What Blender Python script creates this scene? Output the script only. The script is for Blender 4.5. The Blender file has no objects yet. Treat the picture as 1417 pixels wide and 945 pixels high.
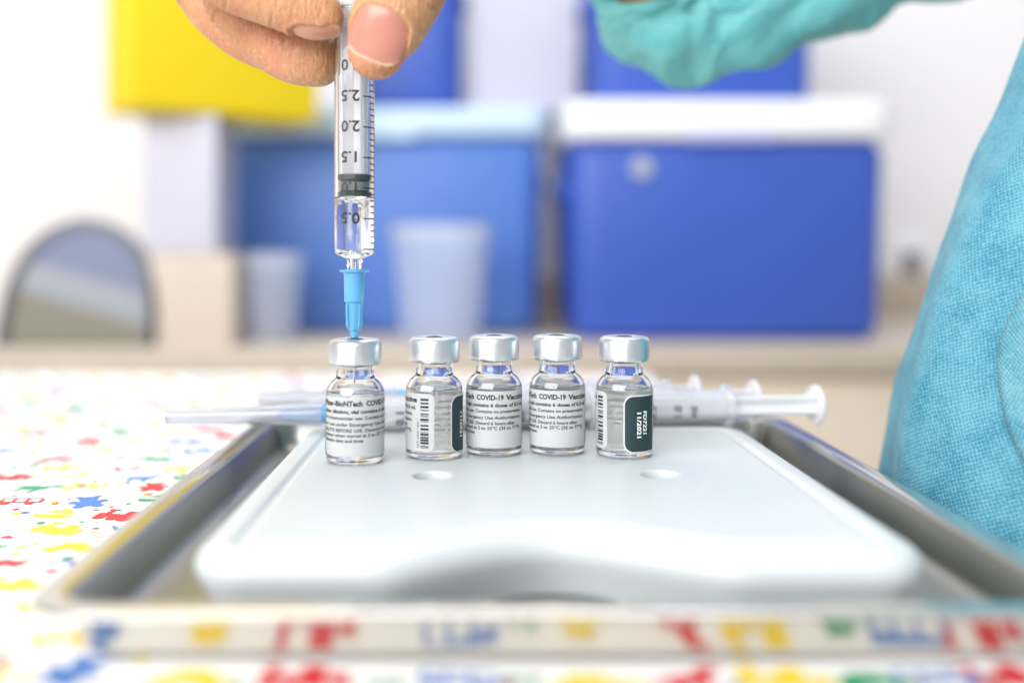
import bpy, bmesh, math, random
from mathutils import Vector, Matrix
random.seed(7)
R = math.radians
SC = bpy.context.scene
COL = SC.collection
MM = 0.001                                   # everything below is written in millimetres

# ------------------------------------------------------------------ camera
cam_d = bpy.data.cameras.new('camera')
cam = bpy.data.objects.new('camera', cam_d)
COL.objects.link(cam)
cam.location = (0, 0, 56 * MM)
cam.rotation_euler = (R(90), 0, 0)
cam_d.sensor_width = 36
cam_d.lens = 35.57
cam_d.shift_x = 0.0342
cam_d.shift_y = -0.0864
cam_d.clip_start = 0.005
cam_d.clip_end = 60
cam_d.dof.use_dof = True
cam_d.dof.focus_distance = 0.2775
cam_d.dof.aperture_fstop = 3.6
cam_d.dof.aperture_blades = 7
SC.camera = cam

# ------------------------------------------------------------------ light of the room and an added front fill
w = bpy.data.worlds.new('World')
SC.world = w
w.use_nodes = True
bg = w.node_tree.nodes['Background']
bg.inputs['Color'].default_value = (0.93, 0.96, 1.0, 1)
bg.inputs['Strength'].default_value = 0.60

def lamp(name, loc, target, size, power, colour):
    d = bpy.data.lights.new(name, 'AREA')
    d.shape = 'RECTANGLE'
    d.size, d.size_y = size
    d.energy = power
    d.color = colour
    o = bpy.data.objects.new(name, d)
    COL.objects.link(o)
    o.location = [c * MM for c in loc]
    v = Vector(target) - Vector(loc)
    o.rotation_euler = v.to_track_quat('-Z', 'Y').to_euler()
    return o
lamp('ceiling_lamp', (-100, 800, 1900), (60, 500, 0), (1.6, 1.2), 26, (1.0, 0.975, 0.94))
lamp('front_fill', (-850, -1050, 850), (40, 300, 40), (1.8, 1.2), 52, (0.98, 0.99, 1.0))  # added fill behind the camera, brightens the faces turned to it

SC.view_settings.view_transform = 'Standard'
SC.view_settings.look = 'None'
SC.view_settings.exposure = 0.07
SC.view_settings.gamma = 1.0
SC.render.engine = 'CYCLES'
cy = SC.cycles
cy.max_bounces = 24
cy.transmission_bounces = 20
cy.transparent_max_bounces = 24
cy.glossy_bounces = 8
cy.diffuse_bounces = 5
cy.sample_clamp_indirect = 12
cy.caustics_reflective = True
cy.caustics_refractive = True
cy.blur_glossy = 0.3
cy.use_denoising = True

# ------------------------------------------------------------------ helpers
def link_mesh(name, me, mats, parent=None, loc=None):
    o = bpy.data.objects.new(name, me)
    for m in (mats if isinstance(mats, (list, tuple)) else [mats]):
        if m: me.materials.append(m)
    COL.objects.link(o)
    if parent: o.parent = parent
    if loc: o.location = [c * MM for c in loc]
    return o

def mesh_obj(name, bm, mats, parent=None, loc=None, smooth=True, angle=35):
    bmesh.ops.scale(bm, vec=(MM, MM, MM), verts=bm.verts)
    me = bpy.data.meshes.new(name)
    bm.to_mesh(me); bm.free()
    if smooth:
        for p in me.polygons: p.use_smooth = True
        me.set_sharp_from_angle(angle=R(angle))
    return link_mesh(name, me, mats, parent, loc)

def tag(o, label=None, cat=None, group=None, kind=None):
    if label: o['label'] = label
    if cat: o['category'] = cat
    if group: o['group'] = group
    if kind: o['kind'] = kind
    return o

def empty(name, loc, label, cat, group=None, rz=0):
    o = bpy.data.objects.new(name, None)
    o.empty_display_size = 0.01
    COL.objects.link(o)
    o.location = [c * MM for c in loc]
    o.rotation_euler.z = rz
    return tag(o, label, cat, group)

def copy_tree(o, parent=None):
    c = o.copy(); COL.objects.link(c)
    if parent: c.parent = parent
    for ch in [x for x in SC.objects if x.parent == o]:
        copy_tree(ch, c)
    return c

def recalc(bm):
    bmesh.ops.recalc_face_normals(bm, faces=bm.faces)
    return bm

def lathe(prof, n=48, bm=None, axis_loc=(0, 0, 0), close=False):
    """profile [(r, z)...] round z; r == 0 closes at a pole"""
    bm = bm or bmesh.new()
    ax, ay, az = axis_loc
    rings = []
    for r, z in prof:
        if r < 1e-6:
            rings.append([bm.verts.new((ax, ay, az + z))])
        else:
            rings.append([bm.verts.new((ax + r * math.sin(2 * math.pi * i / n), ay - r * math.cos(2 * math.pi * i / n), az + z)) for i in range(n)])
    pairs = list(zip(rings, rings[1:]))
    if close: pairs.append((rings[-1], rings[0]))
    for a, b in pairs:
        for i in range(n):
            j = (i + 1) % n
            if len(a) == 1 and len(b) == 1: continue
            if len(a) == 1: bm.faces.new((a[0], b[i], b[j]))
            elif len(b) == 1: bm.faces.new((a[i], a[j], b[0]))
            else: bm.faces.new((a[i], a[j], b[j], b[i]))
    return recalc(bm)

def rrect(x0, x1, y0, y1, r, seg=6):
    pts = []
    for cx, cy_, a0 in ((x1 - r, y1 - r, 0), (x0 + r, y1 - r, 90), (x0 + r, y0 + r, 180), (x1 - r, y0 + r, 270)):
        for k in range(seg + 1):
            a = R(a0 + 90 * k / seg)
            pts.append((cx + r * math.cos(a), cy_ + r * math.sin(a)))
    return pts

def loft(loops, bm=None, cap0=True, cap1=True):
    bm = bm or bmesh.new()
    vs = [[bm.verts.new(p) for p in L] for L in loops]
    n = len(vs[0])
    for a, b in zip(vs, vs[1:]):
        for i in range(n):
            j = (i + 1) % n
            bm.faces.new((a[i], a[j], b[j], b[i]))
    if cap0: bm.faces.new(vs[0][::-1])
    if cap1: bm.faces.new(vs[-1])
    return recalc(bm)

def rbox(x0, x1, y0, y1, z0, z1, r=3, e=1.5, taper=0.0, bm=None):
    """box with rounded upright corners (r) and rounded top and bottom edges (e); taper pulls the bottom in"""
    loops = []
    def ring(d, z):
        t = taper * (z1 - z) / (z1 - z0)
        return [(x, y, z) for x, y in rrect(x0 + d + t, x1 - d - t, y0 + d + t, y1 - d - t, max(r - d, 0.2), 5)]
    for k in range(4):
        a = R(90 * k / 3); loops.append(ring(e * (1 - math.sin(a)), z0 + e * (1 - math.cos(a))))
    for k in range(4):
        a = R(90 * k / 3); loops.append(ring(e * (1 - math.cos(a)), z1 - e * (1 - math.sin(a))))
    return loft(loops, bm)

# ------------------------------------------------------------------ materials
def principled(name, col, rough=0.5, metal=0.0, **kw):
    m = bpy.data.materials.new(name); m.use_nodes = True
    b = m.node_tree.nodes['Principled BSDF']
    b.inputs['Base Color'].default_value = (*col, 1)
    b.inputs['Roughness'].default_value = rough
    b.inputs['Metallic'].default_value = metal
    for k, v in kw.items():
        b.inputs[k.replace('_', ' ')].default_value = v
    return m

def vary(m, scale, amount, bump=0.0, bump_scale=None, dist=0.0003, rough_var=0.0, detail=4):
    """break a flat colour up with noise, and add fine relief"""
    nt = m.node_tree; b = nt.nodes['Principled BSDF']
    tc = nt.nodes.new('ShaderNodeTexCoord')
    if amount or rough_var:
        n = nt.nodes.new('ShaderNodeTexNoise'); n.inputs['Scale'].default_value = scale; n.inputs['Detail'].default_value = detail
        nt.links.new(tc.outputs['Object'], n.inputs['Vector'])
        if amount:
            mix = nt.nodes.new('ShaderNodeMix'); mix.data_type = 'RGBA'
            c = b.inputs['Base Color'].default_value
            mix.inputs['A'].default_value = (*[x * (1 - amount) for x in c[:3]], 1)
            mix.inputs['B'].default_value = (*[min(1, x * (1 + amount)) for x in c[:3]], 1)
            nt.links.new(n.outputs['Fac'], mix.inputs['Factor'])
            nt.links.new(mix.outputs['Result'], b.inputs['Base Color'])
        if rough_var:
            mr = nt.nodes.new('ShaderNodeMapRange')
            r0 = b.inputs['Roughness'].default_value
            mr.inputs['To Min'].default_value = max(0, r0 - rough_var); mr.inputs['To Max'].default_value = r0 + rough_var
            nt.links.new(n.outputs['Fac'], mr.inputs['Value']); nt.links.new(mr.outputs['Result'], b.inputs['Roughness'])
    if bump:
        n2 = nt.nodes.new('ShaderNodeTexNoise'); n2.inputs['Scale'].default_value = bump_scale; n2.inputs['Detail'].default_value = 3
        nt.links.new(tc.outputs['Object'], n2.inputs['Vector'])
        bp = nt.nodes.new('ShaderNodeBump'); bp.inputs['Strength'].default_value = bump; bp.inputs['Distance'].default_value = dist
        nt.links.new(n2.outputs['Fac'], bp.inputs['Height']); nt.links.new(bp.outputs['Normal'], b.inputs['Normal'])
    return m

M = {}
M['wall'] = vary(principled('wall_paint', (0.84, 0.83, 0.85), 0.6), 3, 0.02, 0.15, 260, 0.0006)
M['wall_warm'] = vary(principled('wall_paint_warm', (0.76, 0.73, 0.71), 0.6), 3, 0.02, 0.15, 260, 0.0006)
M['floor'] = vary(principled('floor_vinyl', (0.62, 0.54, 0.44), 0.4), 5, 0.06)
M['counter_top'] = vary(principled('counter_laminate', (0.60, 0.52, 0.43), 0.4), 14, 0.08)
M['counter_edge'] = vary(principled('counter_edging', (0.50, 0.43, 0.35), 0.45), 30, 0.10)
M['cabinet'] = vary(principled('cabinet_laminate', (0.78, 0.68, 0.55), 0.45), 8, 0.04)
M['steel'] = vary(principled('polished_steel', (0.64, 0.61, 0.56), 0.16, 0.92), 60, 0.05, rough_var=0.05)
def scratches(m, strength):
    nt = m.node_tree; b = nt.nodes['Principled BSDF']
    tc = nt.nodes.new('ShaderNodeTexCoord'); acc = None
    for rot, sc in ((12, (40, 1400, 300)), (-58, (30, 1700, 300)), (80, (50, 1100, 300))):
        mp = nt.nodes.new('ShaderNodeMapping'); mp.inputs['Rotation'].default_value = (0, 0, R(rot)); mp.inputs['Scale'].default_value = sc
        n = nt.nodes.new('ShaderNodeTexNoise'); n.inputs['Scale'].default_value = 1.0; n.inputs['Detail'].default_value = 2
        nt.links.new(tc.outputs['Object'], mp.inputs['Vector']); nt.links.new(mp.outputs['Vector'], n.inputs['Vector'])
        if acc is None: acc = n.outputs['Fac']
        else:
            mx = nt.nodes.new('ShaderNodeMath'); mx.operation = 'MAXIMUM'
            nt.links.new(acc, mx.inputs[0]); nt.links.new(n.outputs['Fac'], mx.inputs[1]); acc = mx.outputs[0]
    bp = nt.nodes.new('ShaderNodeBump'); bp.inputs['Strength'].default_value = strength; bp.inputs['Distance'].default_value = 0.0001
    nt.links.new(acc, bp.inputs['Height']); nt.links.new(bp.outputs['Normal'], b.inputs['Normal'])
scratches(M['steel'], 0.12)
M['steel_brushed_shaded'] = vary(principled('brushed_shaded_steel', (0.34, 0.34, 0.32), 0.34, 1.0), 40, 0.08, 0.1, 2500, 0.00005, rough_var=0.08)  # brushed tray inside; the channel's dark reflections are put into the base colour
M['steel_dark'] = vary(principled('dark_steel_rim', (0.12, 0.12, 0.14), 0.35, 1.0), 60, 0.05)
M['alu'] = vary(principled('crimped_aluminium', (0.72, 0.74, 0.77), 0.34, 1.0), 900, 0.02, 0.05, 1500, 0.00005, rough_var=0.05)
M['pack'] = vary(principled('ice_pack_plastic', (0.54, 0.575, 0.58), 0.38), 25, 0.015, 0.12, 700, 0.0002, rough_var=0.06)
M['pack'].node_tree.nodes['Principled BSDF'].inputs['Subsurface Weight'].default_value = 0.25
M['pack'].node_tree.nodes['Principled BSDF'].inputs['Subsurface Scale'].default_value = 0.003
M['cloth'] = vary(principled('tablecloth_vinyl', (0.83, 0.83, 0.82), 0.5), 40, 0.015, 0.1, 900, 0.0002)
M['table'] = vary(principled('table_laminate', (0.65, 0.6, 0.52), 0.5), 20, 0.05)
M['leg'] = principled('painted_steel_leg', (0.5, 0.5, 0.5), 0.4)
M['blue'] = vary(principled('cooler_blue', (0.035, 0.095, 0.46), 0.42), 9, 0.06)
M['hazed_blue'] = vary(principled('cooler_hazed_blue', (0.075, 0.185, 0.55), 0.42), 9, 0.06)  # pale veil of lens haze is mixed into this blue
M['lid'] = vary(principled('cooler_lid_white', (0.84, 0.85, 0.87), 0.45), 9, 0.02)
M['lid_blue'] = vary(principled('cooler_lid_pale_blue', (0.55, 0.70, 0.84), 0.45), 9, 0.03)
M['yellow'] = vary(principled('yellow_card', (0.80, 0.60, 0.0), 0.6), 12, 0.04)
M['white_card'] = vary(principled('white_card', (0.54, 0.53, 0.62), 0.6), 12, 0.03)
M['beige_card'] = vary(principled('beige_card', (0.58, 0.50, 0.42), 0.65), 12, 0.08)
M['latch'] = principled('latch_lavender', (0.42, 0.45, 0.70), 0.4)
M['grey'] = principled('grey_plastic', (0.42, 0.44, 0.50), 0.4)
M['arch_blue'] = principled('plate_grey_blue', (0.17, 0.20, 0.31), 0.4)
M['arch_pale'] = principled('plate_pale', (0.30, 0.32, 0.36), 0.4)
M['arch_tan'] = principled('plate_tan', (0.21, 0.20, 0.155), 0.5)
M['dark'] = principled('dark_plastic', (0.12, 0.12, 0.14), 0.4)
M['rubber'] = vary(principled('grey_rubber', (0.022, 0.027, 0.03), 0.5), 300, 0.1)
M['seal_core'] = principled('grey_seal_core', (0.20, 0.22, 0.23), 0.5)
M['stopper'] = vary(principled('vial_stopper_rubber', (0.035, 0.035, 0.038), 0.6), 300, 0.1)
M['ink'] = principled('black_ink', (0.012, 0.012, 0.014), 0.45)
M['ink_white'] = principled('white_ink', (0.85, 0.86, 0.85), 0.45)
M['patch'] = vary(principled('dark_green_ink', (0.010, 0.030, 0.034), 0.55), 200, 0.1)
M['needle'] = principled('needle_steel', (0.55, 0.56, 0.58), 0.22, 1.0)
M['glass'] = principled('vial_glass', (1, 1, 1), 0.0, IOR=1.48, Transmission_Weight=1.0)
M['liquid'] = principled('clear_liquid', (0.99, 0.99, 0.985), 0.0, IOR=1.33, Transmission_Weight=1.0)
M['vaccine'] = principled('cloudy_vaccine', (0.97, 0.965, 0.95), 0.0, IOR=1.33, Transmission_Weight=0.93)
M['clear'] = principled('clear_polypropylene', (0.985, 0.985, 0.99), 0.03, IOR=1.42, Transmission_Weight=1.0)
M['barrel_milky'] = principled('milky_clear_barrel', (0.93, 0.94, 0.97), 0.15, IOR=1.2, Transmission_Weight=0.75)
M['rod_white'] = principled('white_polypropylene', (0.92, 0.92, 0.94), 0.25, IOR=1.25, Transmission_Weight=0.35)
M['rod'] = principled('milky_polypropylene', (0.96, 0.96, 0.98), 0.25, IOR=1.25, Transmission_Weight=0.3)
M['hub'] = principled('blue_translucent_plastic', (0.22, 0.62, 0.92), 0.18, IOR=1.4, Transmission_Weight=0.55)
M['needle_cap'] = principled('clear_cap_plastic', (0.80, 0.82, 0.88), 0.10, IOR=1.4, Transmission_Weight=0.8)
M['cup'] = principled('translucent_cup_plastic', (0.94, 0.96, 0.99), 0.22, IOR=1.1, Transmission_Weight=0.85)

def paper():
    m = bpy.data.materials.new('label_paper'); m.use_nodes = True
    nt = m.node_tree; b = nt.nodes['Principled BSDF']; out = nt.nodes['Material Output']
    b.inputs['Base Color'].default_value = (0.95, 0.95, 0.955, 1); b.inputs['Roughness'].default_value = 0.45
    t = nt.nodes.new('ShaderNodeBsdfTranslucent'); t.inputs['Color'].default_value = (0.97, 0.97, 0.955, 1)
    mx = nt.nodes.new('ShaderNodeMixShader'); mx.inputs['Fac'].default_value = 0.56
    nt.links.new(b.outputs['BSDF'], mx.inputs[1]); nt.links.new(t.outputs['BSDF'], mx.inputs[2])
    nt.links.new(mx.outputs['Shader'], out.inputs['Surface'])
    return m
M['paper'] = paper()

def skin():
    m = principled('skin', (0.60, 0.35, 0.21), 0.42)
    nt = m.node_tree; b = nt.nodes['Principled BSDF']
    b.inputs['Subsurface Weight'].default_value = 0.12
    b.inputs['Subsurface Radius'].default_value = (1.0, 0.35, 0.18)
    b.inputs['Subsurface Scale'].default_value = 0.003
    tc = nt.nodes.new('ShaderNodeTexCoord')
    n = nt.nodes.new('ShaderNodeTexNoise'); n.inputs['Scale'].default_value = 70; n.inputs['Detail'].default_value = 5; n.inputs['Roughness'].default_value = 0.6
    cr = nt.nodes.new('ShaderNodeValToRGB')
    e = cr.color_ramp.elements
    e[0].position = 0.30; e[0].color = (0.40, 0.17, 0.07, 1)
    e[1].position = 0.72; e[1].color = (0.58, 0.325, 0.165, 1)
    nt.links.new(tc.outputs['Object'], n.inputs['Vector']); nt.links.new(n.outputs['Fac'], cr.inputs['Fac'])
    rn = nt.nodes.new('ShaderNodeTexNoise'); rn.inputs['Scale'].default_value = 48; rn.inputs['Detail'].default_value = 2
    rr = nt.nodes.new('ShaderNodeMapRange'); rr.inputs['From Min'].default_value = 0.48; rr.inputs['From Max'].default_value = 0.72; rr.inputs['To Max'].default_value = 0.6
    rx = nt.nodes.new('ShaderNodeMix'); rx.data_type = 'RGBA'; rx.inputs['B'].default_value = (0.62, 0.23, 0.13, 1)
    nt.links.new(tc.outputs['Object'], rn.inputs['Vector']); nt.links.new(rn.outputs['Fac'], rr.inputs['Value']); nt.links.new(rr.outputs['Result'], rx.inputs['Factor'])
    nt.links.new(cr.outputs['Color'], rx.inputs['A'])
    fn = nt.nodes.new('ShaderNodeTexNoise'); fn.inputs['Scale'].default_value = 650; fn.inputs['Detail'].default_value = 4
    fr = nt.nodes.new('ShaderNodeMapRange'); fr.inputs['From Min'].default_value = 0.55; fr.inputs['From Max'].default_value = 0.75; fr.inputs['To Max'].default_value = 0.35
    fx = nt.nodes.new('ShaderNodeMix'); fx.data_type = 'RGBA'; fx.inputs['B'].default_value = (0.74, 0.53, 0.38, 1)
    nt.links.new(tc.outputs['Object'], fn.inputs['Vector']); nt.links.new(fn.outputs['Fac'], fr.inputs['Value']); nt.links.new(fr.outputs['Result'], fx.inputs['Factor'])
    nt.links.new(rx.outputs['Result'], fx.inputs['A'])
    cr = fx; cr_out = fx.outputs['Result']
    nt.links.new(cr_out, b.inputs['Base Color'])
    v = nt.nodes.new('ShaderNodeTexVoronoi'); v.feature = 'DISTANCE_TO_EDGE'; v.inputs['Scale'].default_value = 1100
    n3 = nt.nodes.new('ShaderNodeTexNoise'); n3.inputs['Scale'].default_value = 420; n3.inputs['Detail'].default_value = 4
    mp = nt.nodes.new('ShaderNodeMapping'); mp.inputs['Rotation'].default_value = (0, R(35), 0); mp.inputs['Scale'].default_value = (2.2, 1, 0.55)
    nt.links.new(tc.outputs['Object'], v.inputs['Vector'])
    nt.links.new(tc.outputs['Object'], mp.inputs['Vector']); nt.links.new(mp.outputs['Vector'], n3.inputs['Vector'])
    ad = nt.nodes.new('ShaderNodeMath'); ad.operation = 'MULTIPLY_ADD'; ad.inputs[1].default_value = 4.0
    nt.links.new(n3.outputs['Fac'], ad.inputs[0]); nt.links.new(v.outputs['Distance'], ad.inputs[2])
    bp = nt.nodes.new('ShaderNodeBump'); bp.inputs['Strength'].default_value = 0.5; bp.inputs['Distance'].default_value = 0.00045
    nt.links.new(ad.outputs[0], bp.inputs['Height']); nt.links.new(bp.outputs['Normal'], b.inputs['Normal'])
    return m
M['skin'] = skin()
M['nail'] = vary(principled('fingernail', (0.53, 0.215, 0.16), 0.28), 160, 0.10, 0.25, 300, 0.0002)
M['nail'].node_tree.nodes['Principled BSDF'].inputs['Subsurface Weight'].default_value = 0.2
M['nail'].node_tree.nodes['Principled BSDF'].inputs['Subsurface Scale'].default_value = 0.002
M['nail_side'] = principled('fingernail_side', (0.55, 0.27, 0.18), 0.33)
M['nail_edge'] = principled('fingernail_edge', (0.62, 0.41, 0.29), 0.35)

def nonwoven(name, c0, c1, angle, pitch):
    """embossed polypropylene gown fabric: staggered bond dots, in millimetre UVs"""
    m = principled(name, c0, 0.62)
    nt = m.node_tree; b = nt.nodes['Principled BSDF']; L = nt.links
    b.inputs['Sheen Weight'].default_value = 0.15
    uv = nt.nodes.new('ShaderNodeUVMap')
    mp = nt.nodes.new('ShaderNodeMapping'); mp.inputs['Rotation'].default_value = (0, 0, R(angle)); mp.inputs['Scale'].default_value = (1 / pitch, 1 / pitch, 1)
    def dots(off):
        a = nt.nodes.new('ShaderNodeVectorMath'); a.operation = 'ADD'; a.inputs[1].default_value = (off, off, 0)
        f = nt.nodes.new('ShaderNodeVectorMath'); f.operation = 'FRACTION'
        s = nt.nodes.new('ShaderNodeVectorMath'); s.operation = 'SUBTRACT'; s.inputs[1].default_value = (0.5, 0.5, 0)
        l = nt.nodes.new('ShaderNodeVectorMath'); l.operation = 'LENGTH'
        L.new(mp.outputs['Vector'], a.inputs[0]); L.new(a.outputs['Vector'], f.inputs[0]); L.new(f.outputs['Vector'], s.inputs[0]); L.new(s.outputs['Vector'], l.inputs[0])
        return l.outputs['Value']
    mn = nt.nodes.new('ShaderNodeMath'); mn.operation = 'MINIMUM'
    L.new(dots(0.0), mn.inputs[0]); L.new(dots(0.5), mn.inputs[1])
    mr = nt.nodes.new('ShaderNodeMapRange'); mr.interpolation_type = 'SMOOTHSTEP'
    mr.inputs['From Min'].default_value = 0.14; mr.inputs['From Max'].default_value = 0.34
    L.new(mn.outputs[0], mr.inputs['Value'])
    # slack weave: the dot lattice wanders, and single dots are weaker or stronger
    wn = nt.nodes.new('ShaderNodeTexNoise'); wn.inputs['Scale'].default_value = 0.35; wn.inputs['Detail'].default_value = 3
    L.new(uv.outputs['UV'], wn.inputs['Vector'])
    ws = nt.nodes.new('ShaderNodeVectorMath'); ws.operation = 'MULTIPLY_ADD'; ws.inputs[1].default_value = (1.1, 1.1, 0)
    L.new(wn.outputs['Color'], ws.inputs[0]); L.new(uv.outputs['UV'], ws.inputs[2]); L.new(ws.outputs['Vector'], mp.inputs['Vector'])
    n = nt.nodes.new('ShaderNodeTexNoise'); n.inputs['Scale'].default_value = 0.075; n.inputs['Detail'].default_value = 7; n.inputs['Roughness'].default_value = 0.7
    L.new(uv.outputs['UV'], n.inputs['Vector'])
    sp = nt.nodes.new('ShaderNodeTexNoise'); sp.inputs['Scale'].default_value = 0.9; sp.inputs['Detail'].default_value = 2
    L.new(uv.outputs['UV'], sp.inputs['Vector'])
    ds = nt.nodes.new('ShaderNodeMapRange'); ds.inputs['From Min'].default_value = 0.3; ds.inputs['From Max'].default_value = 0.7; ds.inputs['To Min'].default_value = 0.05; ds.inputs['To Max'].default_value = 0.75
    L.new(sp.outputs['Fac'], ds.inputs['Value'])
    mx = nt.nodes.new('ShaderNodeMix'); mx.data_type = 'RGBA'
    mx.inputs['A'].default_value = (*c1, 1); mx.inputs['B'].default_value = (*c0, 1)
    mul = nt.nodes.new('ShaderNodeMath'); mul.operation = 'MULTIPLY_ADD'
    sb = nt.nodes.new('ShaderNodeMapRange'); sb.inputs['From Min'].default_value = 0.32; sb.inputs['From Max'].default_value = 0.68; sb.inputs['To Min'].default_value = 0.0; sb.inputs['To Max'].default_value = 0.75
    L.new(n.outputs['Fac'], sb.inputs['Value']); L.new(mr.outputs['Result'], mul.inputs[0]); L.new(ds.outputs['Result'], mul.inputs[1]); L.new(sb.outputs['Result'], mul.inputs[2])
    mul.use_clamp = True
    L.new(mul.outputs[0], mx.inputs['Factor']); L.new(mx.outputs['Result'], b.inputs['Base Color'])
    bp = nt.nodes.new('ShaderNodeBump'); bp.inputs['Strength'].default_value = 0.6; bp.inputs['Distance'].default_value = 0.0004
    ad = nt.nodes.new('ShaderNodeMath'); ad.operation = 'MULTIPLY_ADD'; ad.inputs[1].default_value = 2.0
    L.new(n.outputs['Fac'], ad.inputs[0]); L.new(mr.outputs['Result'], ad.inputs[2])
    L.new(ad.outputs[0], bp.inputs['Height']); L.new(bp.outputs['Normal'], b.inputs['Normal'])
    tr = nt.nodes.new('ShaderNodeBsdfTranslucent'); L.new(mx.outputs['Result'], tr.inputs['Color'])
    ms = nt.nodes.new('ShaderNodeMixShader'); ms.inputs['Fac'].default_value = 0.25
    L.new(b.outputs['BSDF'], ms.inputs[1]); L.new(tr.outputs['BSDF'], ms.inputs[2])
    L.new(ms.outputs['Shader'], nt.nodes['Material Output'].inputs['Surface'])
    return m
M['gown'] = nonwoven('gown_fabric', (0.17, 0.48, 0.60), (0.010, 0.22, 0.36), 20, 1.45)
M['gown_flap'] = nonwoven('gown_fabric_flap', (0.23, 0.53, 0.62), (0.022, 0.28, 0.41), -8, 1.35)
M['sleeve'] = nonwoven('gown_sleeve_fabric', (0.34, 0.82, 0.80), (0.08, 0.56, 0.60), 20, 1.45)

# ------------------------------------------------------------------ setting
COUNTER = -38.0
TABLE = -15.5
def quad_box(name, x0, x1, y0, y1, z0, z1, mat, kind=None, parent=None, r=0.5, e=0.3):
    o = mesh_obj(name, rbox(x0, x1, y0, y1, z0, z1, r, e), mat, parent)
    if kind: o['kind'] = kind
    return o
quad_box('floor', -4000, 4000, -3000, 2200, -830, -800, M['floor'], 'structure')
quad_box('wall', -4000, 4000, 1500, 1600, -800, 2000, M['wall'], 'structure')
quad_box('wall', -4000, -415, 1395, 1500, -800, 2000, M['wall_warm'], 'structure')

# counter along the back wall
ct = empty('counter', (0, 1000, -800), 'long beige counter along the white wall with the coolers standing on it', 'counter')
def cbox(name, x0, x1, y0, y1, z0, z1, mat, r=2, e=1):
    return mesh_obj(name, rbox(x0, x1, y0 - 1000, y1 - 1000, z0 + 800, z1 + 800, r, e), mat, ct)
cbox('countertop', -1400, 1400, 1003, 1394, COUNTER - 26, COUNTER, M['counter_top'], 3, 2)
cbox('front_edging', -1400, 1400, 1000, 1003, COUNTER - 26.5, COUNTER - 0.4, M['counter_edge'], 1, 0.8)
cbox('backsplash', -410, 1400, 1480, 1499, COUNTER, COUNTER + 62, M['counter_edge'], 2, 2)
cbox('countertop', -410, 1400, 1394.5, 1499, COUNTER - 26, COUNTER - 0.5, M['counter_top'], 1, 1)
cbox('carcass', -1390, 1390, 1035, 1390, -760, COUNTER - 27, M['cabinet'], 1, 1)
dm = None
for k in range(6):
    x0 = -1385 + k * 462
    d = cbox('cabinet_door', x0, x0 + 455, 1016, 1034, -755, COUNTER - 32, M['cabinet'], 2, 2)
    h = cbox('handle', x0 + 400, x0 + 412, 1004, 1015.5, -330, -210, M['steel'], 4, 3); h.parent = d

# table and cloth
tb = empty('table', (-290, 230, -800), 'rectangular worktable hidden under the toy print tablecloth', 'table')
def tbox(name, x0, x1, y0, y1, z0, z1, mat, r=2, e=1):
    return mesh_obj(name, rbox(x0 + 290, x1 + 290, y0 - 230, y1 - 230, z0 + 800, z1 + 800, r, e), mat, tb)
tbox('tabletop', -690, 98, -150, 605, TABLE - 22, TABLE - 0.8, M['table'], 4, 2)
for x in (-670, 48):
    for y in (-130, 555):
        tbox('leg', x, x + 30, y, y + 30, -800, TABLE - 22.5, M['leg'], 3, 1)

def cloth_z(x, y):
    return TABLE + 0.22 * math.sin(x * 0.043 + y * 0.021) + 0.16 * math.sin(y * 0.055 - x * 0.018 + 1.1) - 0.4
bm = bmesh.new()
X0, X1, Y0, Y1 = -694.0, 102.0, -154.0, 609.0
nx, ny = 110, 106
def cx_(i): return X0 + (X1 - X0) * i / nx
def cyy(j): return Y0 + (Y1 - Y0) * j / ny
grid = [[bm.verts.new((cx_(i), cyy(j), cloth_z(cx_(i), cyy(j)))) for j in range(ny + 1)] for i in range(nx + 1)]
for i in range(nx):
    for j in range(ny):
        bm.faces.new((grid[i][j], grid[i + 1][j], grid[i + 1][j + 1], grid[i][j + 1]))
border = [grid[i][0] for i in range(nx)] + [grid[nx][j] for j in range(ny)] + [grid[i][ny] for i in range(nx, 0, -1)] + [grid[0][j] for j in range(ny, 0, -1)]
cxm, cym = (X0 + X1) / 2, (Y0 + Y1) / 2
prev = border
for k, (out, dz) in enumerate(((1.5, -1.5), (2.5, -6), (4, -60), (7, -130), (9, -200))):
    ring = []
    for q, v in enumerate(border):
        nx_ = (-1 if abs(v.co.x - X0) < 1e-3 else 1 if abs(v.co.x - X1) < 1e-3 else 0)
        ny_ = (-1 if abs(v.co.y - Y0) < 1e-3 else 1 if abs(v.co.y - Y1) < 1e-3 else 0)
        wv = (4 * math.sin(q * 0.42) * max(0, k - 1) / 3)
        ring.append(bm.verts.new((v.co.x + nx_ * (out + wv), v.co.y + ny_ * (out + wv), v.co.z + dz)))
    n = len(border)
    for i in range(n):
        bm.faces.new((prev[i], ring[i], ring[(i + 1) % n], prev[(i + 1) % n]))
    prev = ring
recalc(bm)
cloth = mesh_obj('tablecloth', bm, M['cloth'], angle=80)
tag(cloth, 'white tablecloth printed with small toys in red, blue, yellow and green', 'tablecloth')
md = cloth.modifiers.new('thickness', 'SOLIDIFY'); md.thickness = 0.0003; md.offset = -1

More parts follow.
